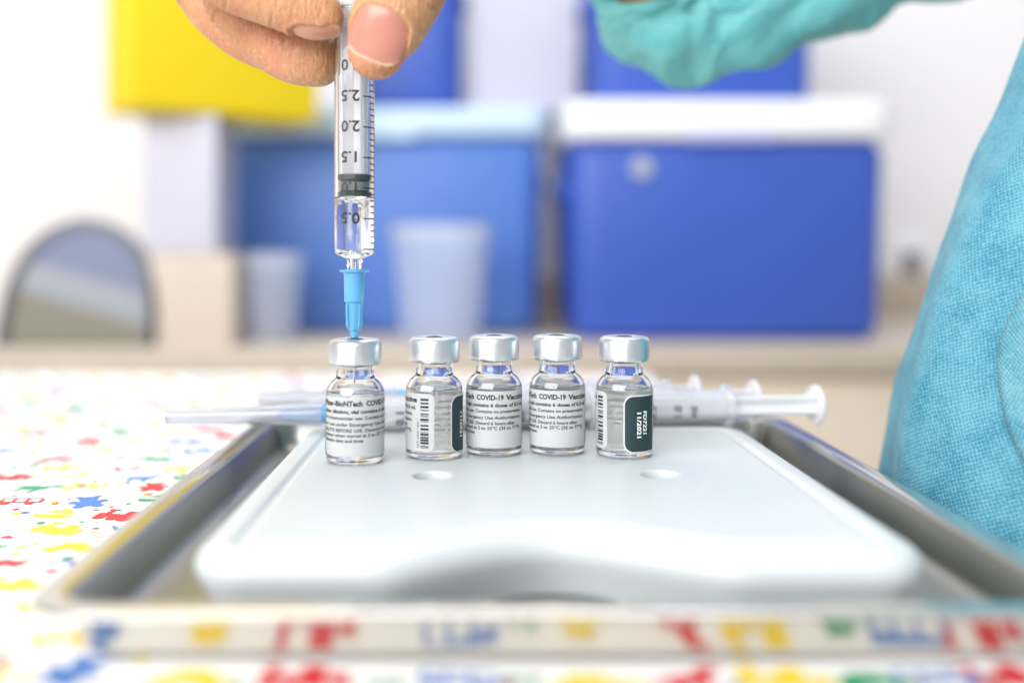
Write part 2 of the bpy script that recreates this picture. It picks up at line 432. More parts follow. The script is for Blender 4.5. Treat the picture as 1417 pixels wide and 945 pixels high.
# printed toys: flat ink shapes lying on the cloth
def disc(cx, cy_, r, n=12): return [(cx + r * math.cos(2 * math.pi * k / n), cy_ + r * math.sin(2 * math.pi * k / n)) for k in range(n)]
def rect(x0, y0, x1, y1): return [(x0, y0), (x1, y0), (x1, y1), (x0, y1)]
def stroke(pts, wd):
    out = []
    for (ax, ay), (bx, by) in zip(pts, pts[1:]):
        dx, dy = bx - ax, by - ay; l = math.hypot(dx, dy) or 1; nx2, ny2 = -dy / l * wd, dx / l * wd
        out.append([(ax - nx2, ay - ny2), (bx - nx2, by - ny2), (bx + nx2, by + ny2), (ax + nx2, ay + ny2)])
        out.append(disc(bx, by, wd, 8))
    return out
BUS = [rect(-.5, -.1, .5, .02), rect(-.5, .24, .42, .32), rect(-.5, .02, -.43, .24), rect(-.22, .02, -.15, .24), rect(.08, .02, .15, .24), rect(.40, .02, .5, .2), disc(-.28, -.17, .11), disc(.27, -.17, .11)]
TRAIN = [rect(-.5, -.12, .1, .12), rect(.0, -.12, .3, .36), rect(-.4, .12, -.28, .36), rect(-.46, .32, -.22, .4), disc(-.34, -.2, .12), disc(-.06, -.2, .12), disc(.2, -.2, .14), rect(.34, -.1, .56, .14), disc(.45, -.18, .09)]
PLANE = [[(-.5, -.05), (.35, -.09), (.52, .02), (.3, .1), (-.45, .08)], [(-.1, 0), (.12, 0), (-.22, -.4), (-.34, -.4)], [(-.1, 0), (.1, 0), (-.1, .36), (-.2, .36)], [(-.5, 0), (-.36, 0), (-.48, .26), (-.56, .26)]]
BEAR = [disc(0, .22, .2), disc(-.18, .38, .09), disc(.18, .38, .09), disc(0, -.14, .26), disc(-.28, -.02, .11), disc(.28, -.02, .11), disc(-.18, -.38, .12), disc(.18, -.38, .12)]
SNAKE = stroke([(-.5, -.2), (-.35, .05), (-.15, .1), (0, -.1), (.15, -.15), (.3, .05), (.42, .2), (.32, .32), (.22, .22)], .06)
CAR = [[(-.5, -.12), (.5, -.12), (.5, .05), (.28, .1), (.14, .3), (-.2, .3), (-.34, .08), (-.5, .05)], disc(-.27, -.16, .13), disc(.27, -.16, .13)]
BOAT = [[(-.45, -.05), (.45, -.05), (.3, -.28), (-.3, -.28)], [(-.03, 0), (.03, 0), (.03, .42), (-.03, .42)], [(.06, .04), (.36, .04), (.06, .4)], [(-.06, .06), (-.28, .06), (-.06, .34)]]
HORSE = [disc(-.05, 0, .2), disc(.16, .04, .18), stroke([(.2, .1), (.36, .36), (.5, .28)], .09)[0], disc(.42, .3, .1), rect(-.22, -.4, -.1, 0), rect(.14, -.4, .26, 0), stroke([(-.2, .08), (-.42, -.1)], .05)[0]]
BALLS = [disc(-.2, 0, .2), disc(.2, .12, .14), disc(.18, -.2, .12)]
SHAPES = [BUS, TRAIN, PLANE, BEAR, SNAKE, CAR, BOAT, HORSE, SNAKE, TRAIN]
INKS = {'red': (0.62, 0.012, 0.02), 'blue': (0.05, 0.18, 0.52), 'yellow': (0.86, 0.60, 0.015), 'green': (0.01, 0.30, 0.12)}
inkbm = {k: bmesh.new() for k in INKS}
keys = ['red', 'yellow', 'blue', 'green', 'yellow', 'red', 'blue', 'green', 'yellow']
def put(shape, cx, cy_, size, ang, key):
    b = inkbm[key]; ca, sa = math.cos(ang), math.sin(ang)
    for k, poly in enumerate(shape):
        vs = []
        for px, py in poly:
            x = cx + size * (px * ca - py * sa); y = cy_ + size * (px * sa + py * ca)
            if not (X0 + 1 < x < X1 - 1 and Y0 + 1 < y < Y1 - 1): return
            vs.append(b.verts.new((x, y, cloth_z(x, y) + 0.10 + 0.006 * k)))
        b.faces.new(vs)
ry = Y0 + 12; row = 0; cnt = 0
while ry < Y1 - 8:
    rx = X0 + 10 + (row % 2) * 9
    while rx < X1 - 6:
        if not (-66 < rx < 100 and 148 < ry < 362):
            x = rx + random.uniform(-3, 3); y = ry + random.uniform(-2.5, 2.5)
            cnt += 1
            put(SHAPES[(cnt * 3 + row) % len(SHAPES)], x, y, random.uniform(12, 15), random.uniform(-.45, .45), keys[(cnt + row * 2) % 9])
            for q in range(3):
                put([disc(0, 0, .5, 10)], x + random.uniform(9.5, 14.5), y + random.uniform(-9, 9), random.uniform(1.4, 3.0), 0, random.choice(keys))
        rx += 19.5
    ry += 15; row += 1
for q, (x, shp, key) in enumerate([(-84, BEAR, 'yellow'), (-48, CAR, 'yellow'), (-30, TRAIN, 'red'), (-15, BALLS, 'green'), (-3, BUS, 'blue'), (8, BALLS, 'green'), (19, CAR, 'yellow'), (35, HORSE, 'red'), (51, TRAIN, 'yellow'), (66, CAR, 'green'), (78, BUS, 'blue'), (90, TRAIN, 'red')]):
    put(shp, x, 169 + (q % 3), 14.5 if shp is not BALLS else 8, 0.1 * (q % 4 - 1.5), key)
    put([disc(0, 0, .5, 10)], x + 8, 168.5, 3.0, 0, keys[(q * 2 + 1) % 9])
    put(SHAPES[(q * 3 + 1) % 10], x + 5, 152 - (q % 2) * 4, 15, 0.2 * (q % 3 - 1), keys[(q * 5 + 2) % 9])
for k, c in INKS.items():
    b = inkbm[k]
    bmesh.ops.recalc_face_normals(b, faces=b.faces)
    for f in b.faces:
        if f.normal.z < 0: f.normal_flip()
    o = mesh_obj('printed_motif', b, vary(principled(k + '_print_ink', c, 0.5), 500, 0.25), cloth, smooth=False)
    tag(o, k + ' toy print', kind='stuff')

# ------------------------------------------------------------------ steel tray
def tray():
    ox0, ox1, oy0, oy1 = -79, 111, 168, 374
    fl = 6.8
    spec = [  # inset, z, corner radius
        (1.3, -5.3, 12), (0.25, -5.1, 13), (0.0, -4.6, 13), (0.35, -4.05, 13), (1.2, -3.8, 12.5), (fl - 1.2, -3.9, 8), (fl, -4.3, 7.5), (fl + .5, -5.0, 7), (fl + 2.0, -12.0, 6.5), (fl + 2.9, -13.7, 6),
        (fl + 4.8, -14.4, 5), (fl + 9, -14.45, 4)]
    under = [(fl + 9, -15.15, 4), (fl + 4.6, -15.1, 5), (fl + 2.3, -14.2, 6), (fl + 1.2, -12.2, 6.5), (fl - .3, -5.6, 7), (fl - 1.0, -4.9, 7.5), (3, -4.6, 11), (1.6, -4.75, 12), (1.3, -5.3, 12)]
    loops = [[(x, y, z) for x, y in rrect(ox0 + d, ox1 - d, oy0 + d, oy1 - d, r, 8)] for d, z, r in spec + under[:-1]]
    bm = bmesh.new()
    vs = [[bm.verts.new(p) for p in Lp] for Lp in loops]
    n = len(vs[0]); seq = vs + [vs[0]]
    cut = len(spec) - 1
    for q, (a, b) in enumerate(zip(seq, seq[1:])):
        if q == cut:
            continue
        for i in range(n):
            j = (i + 1) % n
            f = bm.faces.new((a[i], a[j], b[j], b[i]))
            if 5 <= q < cut: f.material_index = 1
    bm.faces.new(vs[cut]).material_index = 1; bm.faces.new(vs[cut + 1])
    recalc(bm)
    return mesh_obj('steel_tray', bm, [M['steel'], M['steel_brushed_shaded']], angle=50)
tag(tray(), 'shallow polished steel tray with flat rim holding the white ice pack', 'tray')

# ------------------------------------------------------------------ ice pack
def ice_pack():
    x0, x1, y0, y1 = -55.0, 86.5, 187.0, 331.0
    mid = (x0 + x1) / 2
    base = []
    r = 11.0
    for cx, cy_, a0 in ((x1 - r, y1 - r, 0), (x0 + r, y1 - r, 90), (x0 + r, y0 + r, 180)):
        for k in range(9):
            a = R(a0 + 90 * k / 8); base.append((cx + r * math.cos(a), cy_ + r * math.sin(a)))
    for k in range(1, 48):                     # front edge with the finger notch
        x = x0 + r + (x1 - x0 - 2 * r) * k / 48
        t = max(0.0, 1 - abs(x - mid) / 34.0)
        s = t * t * (3 - 2 * t)
        base.append((x, y0 + 15.5 * s ** 0.85))
    for k in range(9):
        a = R(270 + 90 * k / 8); base.append((x1 - r + r * math.cos(a), y0 + r + r * math.sin(a)))
    dense = []
    for p, q in zip(base, base[1:] + base[:1]):
        m_ = max(1, int(math.hypot(q[0] - p[0], q[1] - p[1]) / 6))
        dense += [(p[0] + (q[0] - p[0]) * t / m_, p[1] + (q[1] - p[1]) * t / m_) for t in range(m_)]
    base = dense
    n = len(base)
    def inset(d):
        out = []
        for i in range(n):
            p0 = Vector(base[i - 1]); p1 = Vector(base[(i + 1) % n]); t = (p1 - p0).normalized()
            nrm = Vector((-t.y, t.x))
            p = Vector(base[i]) + nrm * d
            out.append((p.x, p.y))
        return out
    prof = [(6.0, -14.4), (5.4, -14.1), (4.9, -13.2), (3.0, -10.0), (1.6, -7.8), (0.5, -5.8), (0.05, -4.4), (0.35, -3.0), (1.2, -1.5), (2.4, -0.55), (4.0, -0.1), (6.0, 0.0), (6.6, 0.0), (7.0, -0.08), (7.5, -0.55), (8.0, -0.85), (8.7, -0.75), (9.5, -0.15), (10.2, 0.0), (10.8, 0.0)]
    bm = bmesh.new()
    vs = [[bm.verts.new((x, y, z)) for x, y in inset(d)] for d, z in prof]
    for a, b in zip(vs, vs[1:]):
        for i in range(n):
            j = (i + 1) % n
            bm.faces.new((a[i], a[j], b[j], b[i]))
    bm.faces.new(vs[0][::-1])
    edges = [bm.edges.get((vs[-1][i], vs[-1][(i + 1) % n])) for i in range(n)]
    for hx, hy in ((-11.3, 255), (46.4, 256)):
        rings = []
        for rr, z in ((5.9, 0.0), (5.3, 0.0), (5.0, -0.12), (4.85, -0.4), (4.75, -1.5), (4.7, -4.5), (4.3, -5.6), (2.5, -6.0)):
            rings.append([bm.verts.new((hx + rr * math.cos(2 * math.pi * k / 32), hy + rr * math.sin(2 * math.pi * k / 32), z)) for k in range(32)])
        for a, b in zip(rings, rings[1:]):
            for i in range(32):
                j = (i + 1) % 32
                bm.faces.new((a[i], a[j], b[j], b[i]))
        bm.faces.new(rings[-1])
        edges += [bm.edges.get((rings[0][i], rings[0][(i + 1) % 32])) for i in range(32)]
    bmesh.ops.triangle_fill(bm, use_beauty=False, edges=edges, normal=(0, 0, 1))
    recalc(bm)
    return mesh_obj('ice_pack', bm, M['pack'], angle=40)
tag(ice_pack(), 'white plastic ice pack with finger notch lying in the steel tray', 'ice pack')

# ------------------------------------------------------------------ lettering
def text_mesh(body, size, bold=0.0, spacing=1.0):
    """glyph faces of the built-in font as (verts2d, faces), centred on nothing: x from 0, baseline y 0"""
    c = bpy.data.curves.new('lettering', 'FONT'); c.body = body; c.size = size; c.offset = bold; c.space_character = spacing
    c.resolution_u = 3
    o = bpy.data.objects.new('lettering', c); COL.objects.link(o)
    dg = bpy.context.evaluated_depsgraph_get(); dg.update()
    me = o.evaluated_get(dg).to_mesh()
    vs = [(v.co.x, v.co.y) for v in me.vertices]; fs = [tuple(p.vertices) for p in me.polygons]
    o.evaluated_get(dg).to_mesh_clear()
    bpy.data.objects.remove(o); bpy.data.curves.remove(c)
    return vs, fs
def add_glyphs(bm, tm, fn):
    vs, fs = tm
    bv = [bm.verts.new(fn(x, y)) for x, y in vs]
    for f in fs:
        try: bm.faces.new([bv[i] for i in f])
        except ValueError: pass
def width(tm): return max(x for x, y in tm[0])
def fit(tm, wanted):
    k = wanted / width(tm)
    return [(x * k, y) for x, y in tm[0]], tm[1]

def curved_patch(bm, r, th, a0, a1, z0, z1, cr, n=60, left_round=True, right_round=True, single=False):
    """a piece of paper bent round the z axis from angle a0 to a1 (degrees), rounded corners of cr mm"""
    rows = []
    L = R(a1 - a0) * r
    us = sorted(set([L * k / n for k in range(n + 1)] + [cr * (1 - math.cos(R(15 * k))) for k in range(7)] + [L - cr * (1 - math.cos(R(15 * k))) for k in range(7)]))
    for u in us:
        d = min(u, L - u); dz = 0
        near_left = u < L - u
        if d < cr and (left_round if near_left else right_round):
            dz = cr - math.sqrt(max(0, cr * cr - (cr - d) ** 2))
        a = R(a0) + u / r
        rows.append([(rr, a, z) for rr in (r, r + th) for z in (z0 + dz, z1 - dz)])
    if single:
        V = [[bm.verts.new((rr * math.sin(a), -rr * math.cos(a), z)) for rr, a, z in row_[2:]] for row_ in rows]
        for p, q in zip(V, V[1:]): bm.faces.new((p[0], q[0], q[1], p[1]))
        return bm
    V = [[bm.verts.new((rr * math.sin(a), -rr * math.cos(a), z)) for rr, a, z in row_] for row_ in rows]
    for p, q in zip(V, V[1:]):
        bm.faces.new((p[0], p[1], q[1], q[0])); bm.faces.new((p[2], q[2], q[3], p[3]))
        bm.faces.new((p[0], q[0], q[2], p[2])); bm.faces.new((p[1], p[3], q[3], q[1]))
    bm.faces.new((V[0][0], V[0][2], V[0][3], V[0][1])); bm.faces.new((V[-1][0], V[-1][1], V[-1][3], V[-1][2]))
    return recalc(bm)

# ------------------------------------------------------------------ vaccine vials
RB = 7.8
def make_vial():
    root = empty('vaccine_vial', (0, 0, 0), 'vial', 'vial')
    prof = [(0, 0.35), (4.5, 0.25), (6.3, 0.0), (6.9, 0.05), (7.5, 0.5), (RB, 1.3), (RB, 18.6), (7.65, 19.5), (7.2, 20.5), (6.4, 21.5), (5.5, 22.15), (5.15, 22.6), (5.05, 23.2), (5.05, 26.6), (6.2, 27.0), (6.4, 27.4), (6.4, 29.6),
            (3.6, 29.6), (3.6, 24.6), (3.75, 23.2), (4.1, 22.4), (5.1, 21.4), (6.0, 20.4), (6.55, 19.4), (6.75, 18.4), (6.75, 2.6), (6.4, 1.9), (5.6, 1.6), (3.0, 1.9), (0, 2.1)]
    mesh_obj('glass_body', lathe(prof, 72), M['glass'], root, angle=60)
    eps = 0.03
    liq = [(0, 2.1 - eps), (3.0, 1.9 - eps), (5.6, 1.6 - eps), (6.4 + eps, 1.9 - eps), (6.75 + eps, 2.6), (6.75 + eps, 18.4), (6.62, 19.05), (6.4, 18.75), (5.8, 18.55), (0, 18.5)]
    mesh_obj('liquid', lathe(liq, 72), M['vaccine'], root, angle=40)
    mesh_obj('stopper', lathe([(0, 25.6), (3.2, 25.6), (3.45, 25.9), (3.45, 29.7), (6.1, 29.7), (6.2, 30.0), (6.2, 31.7), (2.48, 31.7), (2.42, 32.75), (2.0, 32.98), (1.0, 33.1), (0, 33.12)], 48), M['stopper'], root)
    cap = [(5.2, 26.35), (5.6, 26.15), (6.5, 26.1), (6.85, 26.25), (7.0, 26.7), (7.05, 27.4), (7.05, 31.4), (6.95, 32.0), (6.65, 32.5), (6.1, 32.8), (5.4, 32.95), (4.2, 33.0), (3.0, 32.95), (2.65, 32.8), (2.55, 32.4), (2.5, 31.85), (6.4, 31.85), (6.75, 31.4), (6.75, 27.0), (6.4, 26.6), (5.2, 26.55)]
    cb = lathe(cap, 96, close=True)
    for v in cb.verts:
        a = math.atan2(v.co.y, v.co.x)
        low = max(0.0, min(1.0, (27.6 - v.co.z) / 1.4))
        k = 1 + 0.0035 * math.sin(2 * a + 1) + 0.0025 * math.sin(5 * a + 0.4) + low * (0.012 * math.sin(9 * a + 2 * math.sin(2 * a)) + 0.008 * math.sin(17 * a))
        v.co.x *= k; v.co.y *= k; v.co.z += low * 0.10 * math.sin(4 * a + 1)
    mesh_obj('crimp_cap', cb, M['alu'], root, angle=50)
    bm = bmesh.new(); curved_patch(bm, RB + 0.02, 0.05, -3, 247, 2.7, 18.2, 1.7, 90, single=True)
    lab = mesh_obj('paper_label', bm, M['paper'], root, angle=60)
    rp = RB + 0.125
    bm = bmesh.new()
    rows = [('After dilution, vial contains 6 doses of 0.3 mL', 1.3, 13.95, 0.045, 28.9), ('For intramuscular use. Contains no preservative.', 1.22, 12.3, 0.028, 27.4),
            ('For use under Emergency Use Authorization.', 1.25, 10.6, 0.028, 27.3), ('DILUTE BEFORE USE. Discard 6 hours after', 1.25, 9.05, 0.028, 24.9), ('dilution when stored at 2 to 25°C (35 to 77°F).', 1.22, 7.75, 0.028, 27.2), ('Dilution date and time:', 1.22, 6.4, 0.028, 12.7)]
    for body, a0, wmm in (('Pfizer-BioNTech', 0, 12.4), ('COVID-19', 97, 7.8), ('Vaccine', 159, 7.2)):
        tm = fit(text_mesh(body, 1.9, 0.07), wmm)
        add_glyphs(bm, tm, lambda x, y, a0=a0: (rp * math.sin(R(a0) + x / rp), -rp * math.cos(R(a0) + x / rp), 15.85 + y))
    for body, size, z, bold, wmm in rows:
        tm = fit(text_mesh(body, size, bold), wmm)
        add_glyphs(bm, tm, lambda x, y, z=z: (rp * math.sin(x / rp), -rp * math.cos(x / rp), z + y))
    def ccw(a_deg, z0, tm):
        add_glyphs(bm, tm, lambda x, y: (rp * math.sin(R(a_deg) - y / rp), -rp * math.cos(R(a_deg) - y / rp), z0 + x))
    ccw(215.5, 3.6, fit(text_mesh('NDC 59267-1000-1', 0.9, 0.006), 7.6))
    rng = random.Random(3)
    z = 3.6
    while z < 17.3:
        hgt = rng.choice((0.16, 0.16, 0.3, 0.45, 0.6)); gap = rng.choice((0.16, 0.2, 0.3, 0.45))
        if 9.2 < z < 9.9 or 12.6 < z < 13.1: gap += 0.5
        seg = [(rp * math.sin(R(a)), -rp * math.cos(R(a))) for a in (219, 223, 227, 231, 236)]
        for (ax, ay), (bx, by) in zip(seg, seg[1:]):
            bm.faces.new([bm.verts.new(p) for p in ((ax, ay, z), (bx, by, z), (bx, by, z + hgt), (ax, ay, z + hgt))])
        z += hgt + gap
    mesh_obj('label_print', bm, M['ink'], lab, smooth=False)
    bm = bmesh.new(); curved_patch(bm, RB + 0.10, 0.02, 281.5, 356.5, 1.9, 17.5, 2.6, 30, right_round=False)
    pb = mesh_obj('lot_sticker', bm, M['paper'], root, angle=60)
    bm = bmesh.new(); curved_patch(bm, RB + 0.125, 0.012, 284, 356.3, 2.25, 17.15, 2.4, 30, right_round=False)
    pd = mesh_obj('dark_panel', bm, M['patch'], pb, angle=60)
    bm = bmesh.new(); rq = RB + 0.20
    for body, a in (('FD7221', 323), ('11/2021', 309)):
        tm = fit(text_mesh(body, 1.75, 0.05), 6.3 if body[0] == 'F' else 7.2)
        add_glyphs(bm, tm, lambda x, y, a=a: (rq * math.sin(R(a) + y / rq), -rq * math.cos(R(a) + y / rq), 13.2 - x))
    mesh_obj('sticker_print', bm, M['ink_white'], pb, smooth=False)
    return root
vial = make_vial()
VIALS = [(-32.8, 272.5, 75.5, 'glass vaccine vial under the syringe needle, text filling its white label'),
         (-11.8, 279, 247, 'glass vaccine vial showing barcode and the left part of its dark sticker'),
         (4.8, 284, 134, 'glass vaccine vial with white text label, touching the dark sticker of the next vial'),
         (22.6, 285, 136, 'glass vaccine vial with white text label, beside the vial showing a full dark sticker'),
         (40.9, 281, 283, 'glass vaccine vial with dark lot sticker turned fully to the front')]
for i, (x, y, th, lab) in enumerate(VIALS):
    v = vial if i == 0 else copy_tree(vial)
    v.location = (x * MM, y * MM, 0.02 * MM)
    v.rotation_euler.z = -R(th - math.degrees(math.atan2(-x, y)))
    tag(v, lab, 'vial', 'vaccine vials standing on the ice pack')

# ------------------------------------------------------------------ syringes (built needle down, barrel mouth at z = 0)
def barrel_profile():
    return [(0.8, -3.5), (1.9, -3.5), (2.1, -0.6), (2.3, -0.1), (4.6, 0.9), (5.2, 1.4), (5.38, 2.2), (5.38, 66), (6.6, 66.0), (7.4, 66.3), (7.6, 67.0), (7.4, 67.7), (6.6, 68.0), (4.75, 68.0), (4.6, 67.6),
            (4.6, 2.7), (4.3, 2.1), (1.4, 0.9), (0.9, 0.2)]
def make_syringe(loc, label, group, drawn, liquid, capped, text_rows):
    root = empty('syringe', loc, label, 'syringe', group)
    b = mesh_obj('barrel', lathe(barrel_profile(), 56, close=True), M['barrel_milky' if capped else 'clear'], root, angle=40)
    rp = 5.41
    bm = bmesh.new()
    text_rows(bm, rp)
    mesh_obj('scale_print', bm, M['ink'], b, smooth=False)
    g = drawn
    pl = empty_part('plunger', root)
    bm = bmesh.new()
    for k in range(2):                                                     # cross-ribbed rod
        wx, wy = (3.9, 0.55) if k == 0 else (0.549, 3.9)
        loops = [[(sx * wx, sy * wy, z) for sx, sy in ((-1, -1), (1, -1), (1, 1), (-1, 1))] for z in (g + 6.2, g + 72)]
        loft(loops, bm)
    bmesh.ops.rotate(bm, verts=bm.verts, matrix=Matrix.Rotation(R(38), 3, 'Z'))
    mesh_obj('plunger_rod', bm, M['rod_white' if capped else 'rod'], pl, smooth=False)
    mesh_obj('thumb_disc', lathe([(0, g + 72), (6.3, g + 72), (6.7, g + 72.4), (6.7, g + 73.3), (6.2, g + 73.8), (0, g + 73.9)], 40), M['rod_white' if capped else 'rod'], pl)
    seal = [(0, g - 1.6), (1.2, g - 1.3), (4.1, g - 0.1), (4.56, g + 0.3), (4.58, g + 1.25), (3.7, g + 1.6), (3.7, g + 4.3), (4.58, g + 4.65), (4.58, g + 5.7), (4.3, g + 6.1), (0, g + 6.15)]
    ps = mesh_obj('plunger_seal', lathe(seal, 48), M['rubber'], pl)
    mesh_obj('seal_core', lathe([(3.72, g + 1.7), (4.05, g + 1.9), (4.05, g + 4.0), (3.72, g + 4.2)], 40), M['seal_core'], pl)
    if liquid:
        mesh_obj('liquid', lathe([(0, 0.9), (1.38, 0.95), (4.3, 2.12), (4.62, 2.7), (4.62, g + 0.2), (4.1, g - 0.15), (1.2, g - 1.35), (0, g - 1.65)], 48), M['liquid'], root)
        bm = bmesh.new(); rng = random.Random(5)
        for k in range(9):
            a = R(rng.uniform(-60, 60)); rr = rng.uniform(0.25, 0.6); z = g - 0.9 - abs(rng.gauss(0, 1.1)) * (2 if k > 5 else 0.5)
            bmesh.ops.create_uvsphere(bm, u_segments=14, v_segments=9, radius=rr, matrix=Matrix.Translation((3.75 * math.sin(a), -3.75 * math.cos(a), z)))
        bmesh.ops.reverse_faces(bm, faces=bm.faces)
        tag(mesh_obj('air_bubble', bm, M['liquid'], root), kind='stuff')
    hub = [(0.9, -2.9), (2.0, -2.9), (2.15, -3.1), (3.9, -3.15), (4.05, -3.4), (3.9, -3.7), (3.0, -3.9), (2.85, -4.6), (2.72, -11.0), (2.75, -11.6), (2.3, -11.9), (2.15, -12.4), (2.0, -18.6), (1.75, -19.2), (1.2, -19.5), (1.1, -21.3), (0.7, -21.6), (0.34, -21.6),
           (0.34, -13.0), (1.2, -11.0), (1.7, -8.5), (1.95, -4.0)]
    h = mesh_obj('needle_hub', lathe(hub, 40, close=True), M['hub'], root, angle=30)
    bm = bmesh.new()
    for k in range(4):                                                     # grip ribs of the hub
        a = R(45 + 90 * k); c, s = math.cos(a), math.sin(a)
        loops = []
        for z, ro in ((-19.0, 2.1), (-18.2, 2.6), (-12.6, 2.75), (-11.8, 2.3)):
            loops.append([(c * q - s * t, s * q + c * t, z) for q, t in ((1.6, -.35), (ro, -.35), (ro, .35), (1.6, .35))])
        loft(loops, bm)
    mesh_obj('hub_rib', bm, M['hub'], h, smooth=False)
    mesh_obj('needle', lathe([(0, -13.2), (0.33, -13.2), (0.33, -33.0 - (14 if capped else 0)), (0, -34.6 - (14 if capped else 0))], 12), M['needle'], root)
    if capped:
        cap = [(0, -55.5), (2.3, -55.5), (2.55, -55.2), (3.1, -22), (3.5, -12), (3.7, -9), (3.7, -7.5), (3.1, -7.5), (3.1, -9), (2.9, -12.6), (2.5, -22), (2.0, -54.6), (0, -54.8)]
        mesh_obj('needle_cap', lathe(cap, 32), M['needle_cap'], root)
    return root
def empty_part(name, parent):
    o = bpy.data.objects.new(name, None); o.empty_display_size = 0.005
    COL.objects.link(o); o.parent = parent
    return o

ZERO = 2.2
ML = 16.2                                                                  # mm per millilitre
def tick(bm, rp, z, a0, a1, hgt):
    seg = [a0 + (a1 - a0) * k / 4 for k in range(5)]
    for p, q in zip(seg, seg[1:]):
        bm.faces.new([bm.verts.new((rp * math.sin(R(a)), -rp * math.cos(R(a)), zz)) for a, zz in ((p, z), (q, z), (q, z + hgt), (p, z + hgt))])
def scale_upside(bm, rp):
    for k in range(0, 31):
        z = ZERO + k * 0.1 * ML
        tick(bm, rp, z, 32 if k % 5 == 0 else 57, 82, 0.34)
        if k and k % 5 == 0:
            tm = text_mesh('%.1f' % (k / 10), 4.1, 0.09); wd = 5.1; tm = fit(tm, wd)
            # seen upside down: the scale reads from the needle end
            add_glyphs(bm, tm, lambda x, y, z=z: (rp * math.sin((wd / 2 - x - 0.5) / rp), -rp * math.cos((wd / 2 - x - 0.5) / rp), z + 0.2 + 1.45 - y))
held = make_syringe((-33.0, 272.5, 54.6), 'upright syringe with black scale held over the first vial by fingers', None, 16.2, True, False, scale_upside)

def scale_side(bm, rp):
    def up(zc, tm, a):
        wd = width(tm)
        add_glyphs(bm, tm, lambda x, y: (rp * math.sin(R(a) - (x - wd / 2) / rp), -rp * math.cos(R(a) - (x - wd / 2) / rp), zc - y + 1.4))
    for k in range(0, 21):
        tick(bm, rp, 4 + k * 2.4, -135, -100 if k % 5 == 0 else -112, 0.3)
    for z, t in ((16.5, '0.1'), (28.5, '0.2'), (40.5, '0.3'), (49.0, '1.0')):
        up(z, fit(text_mesh(t, 3.6, 0.07), 4.6), 12)
    up(54.2, fit(text_mesh('ml', 3.6, 0.07), 3.6), 12)
lying = make_syringe((0, 0, 0), 'syringe', 'capped syringes lying behind the vials', 25.0, False, True, scale_side)
# (x of barrel mouth, y, z, heading, spin, label)
LYING = [(-41.0, 318.0, 5.5, 5.0, -20.0, 'capped syringe reaching furthest left, its blue hub beside the first vial'),
         (15.5, 327.0, 5.5, 6.0, 0.0, 'capped syringe with printed scale and the widest round plunger end on the right'),
         (-2.0, 341.0, 5.6, 5.0, 0.0, 'capped syringe lying in the middle behind the printed one'),
         (-20.0, 354.0, 5.7, 4.0, 0.0, 'capped syringe at the very back, its short plunger end poking up')]
for i, (x, y, z, hd, push, lab) in reversed(list(enumerate(LYING))):
    s = lying if i == 0 else copy_tree(lying)
    for ch in [c for c in SC.objects if c.parent == s and c.name.startswith('plunger')]:
        ch.location.z = push * MM
    s.location = (x * MM, y * MM, z * MM)
    # local +z (plunger end) to world +x, turned by the heading; local -y (print) towards the viewer
    ax = Vector((math.cos(R(hd)), math.sin(R(hd)), -0.0))
    ly = Vector((-math.sin(R(hd)), math.cos(R(hd)), 0)); lx = ly.cross(ax)
    mat = Matrix((lx, ly, ax)).transposed()
    s.rotation_euler = mat.to_euler()
    tag(s, lab, 'syringe', 'capped syringes lying behind the vials')

# ------------------------------------------------------------------ things on the counter
def cooler(x0, x1, y0, y1, z0, z1, body, lidmat, lid_h, label, taper=5, sticker=False):
    root = empty('cooler_box', ((x0 + x1) / 2, (y0 + y1) / 2, z0), label, 'cooler', 'blue cooler boxes stacked on the counter')
    ox, oy, oz = (x0 + x1) / 2, (y0 + y1) / 2, z0
    def part(name, a, mat, **k):
        return mesh_obj(name, rbox(a[0] - ox, a[1] - ox, a[2] - oy, a[3] - oy, a[4] - oz, a[5] - oz, **k), mat, root)
    part('body', (x0, x1, y0, y1, z0, z1), body, r=24, e=16, taper=taper)
    l = part('lid', (x0 - 5, x1 + 5, y0 - 5, y1 + 5, z1 + 0.5, z1 + lid_h), lidmat, r=24, e=8)
    lt = part('latch', (ox - 48, ox + 48, y0 - 9, y0 - 5.5, z1 - 3, z1 + 7), M['latch'] if sticker else lidmat, r=2, e=1.5)
    lt.parent = l
    for sx in (x0 - 6, x1 - 4):
        part('handle', (sx, sx + 10, y0 + 60, y1 - 60, z1 - 60, z1 - 40), body, r=4, e=3)
    if sticker:
        bm = lathe([(0, 0), (10, 0), (11, 0.8), (11, 2.0), (10, 2.8), (0, 3)], 24)
        bmesh.ops.rotate(bm, verts=bm.verts, matrix=Matrix.Rotation(R(90), 3, 'X'))
        bmesh.ops.translate(bm, verts=bm.verts, vec=(x0 + 76 - ox, y0 - 0.5 - oy, z1 - 30 - oz))
        mesh_obj('round_sticker', bm, M['grey'], root)
    return root
cooler(100, 441, 1080, 1350, COUNTER, 177, M['blue'], M['lid'], 42, 'deep blue cooler with thick white lid standing on the counter', sticker=True)
cooler(-312, 77, 1176, 1390, COUNTER, 191, M['hazed_blue'], M['lid_blue'], 34, 'haze-paled blue cooler with pale lid, under a smaller blue cooler')
cooler(129, 378, 1125, 1320, 219.5, 400, M['blue'], M['lid'], 30, 'small deep blue cooler stacked on the thick white lid', taper=2)
cooler(-150, -18, 1190, 1370, 225.5, 420, M['blue'], M['lid'], 30, 'narrow blue cooler stacked on the pale lid behind the syringe', taper=2)

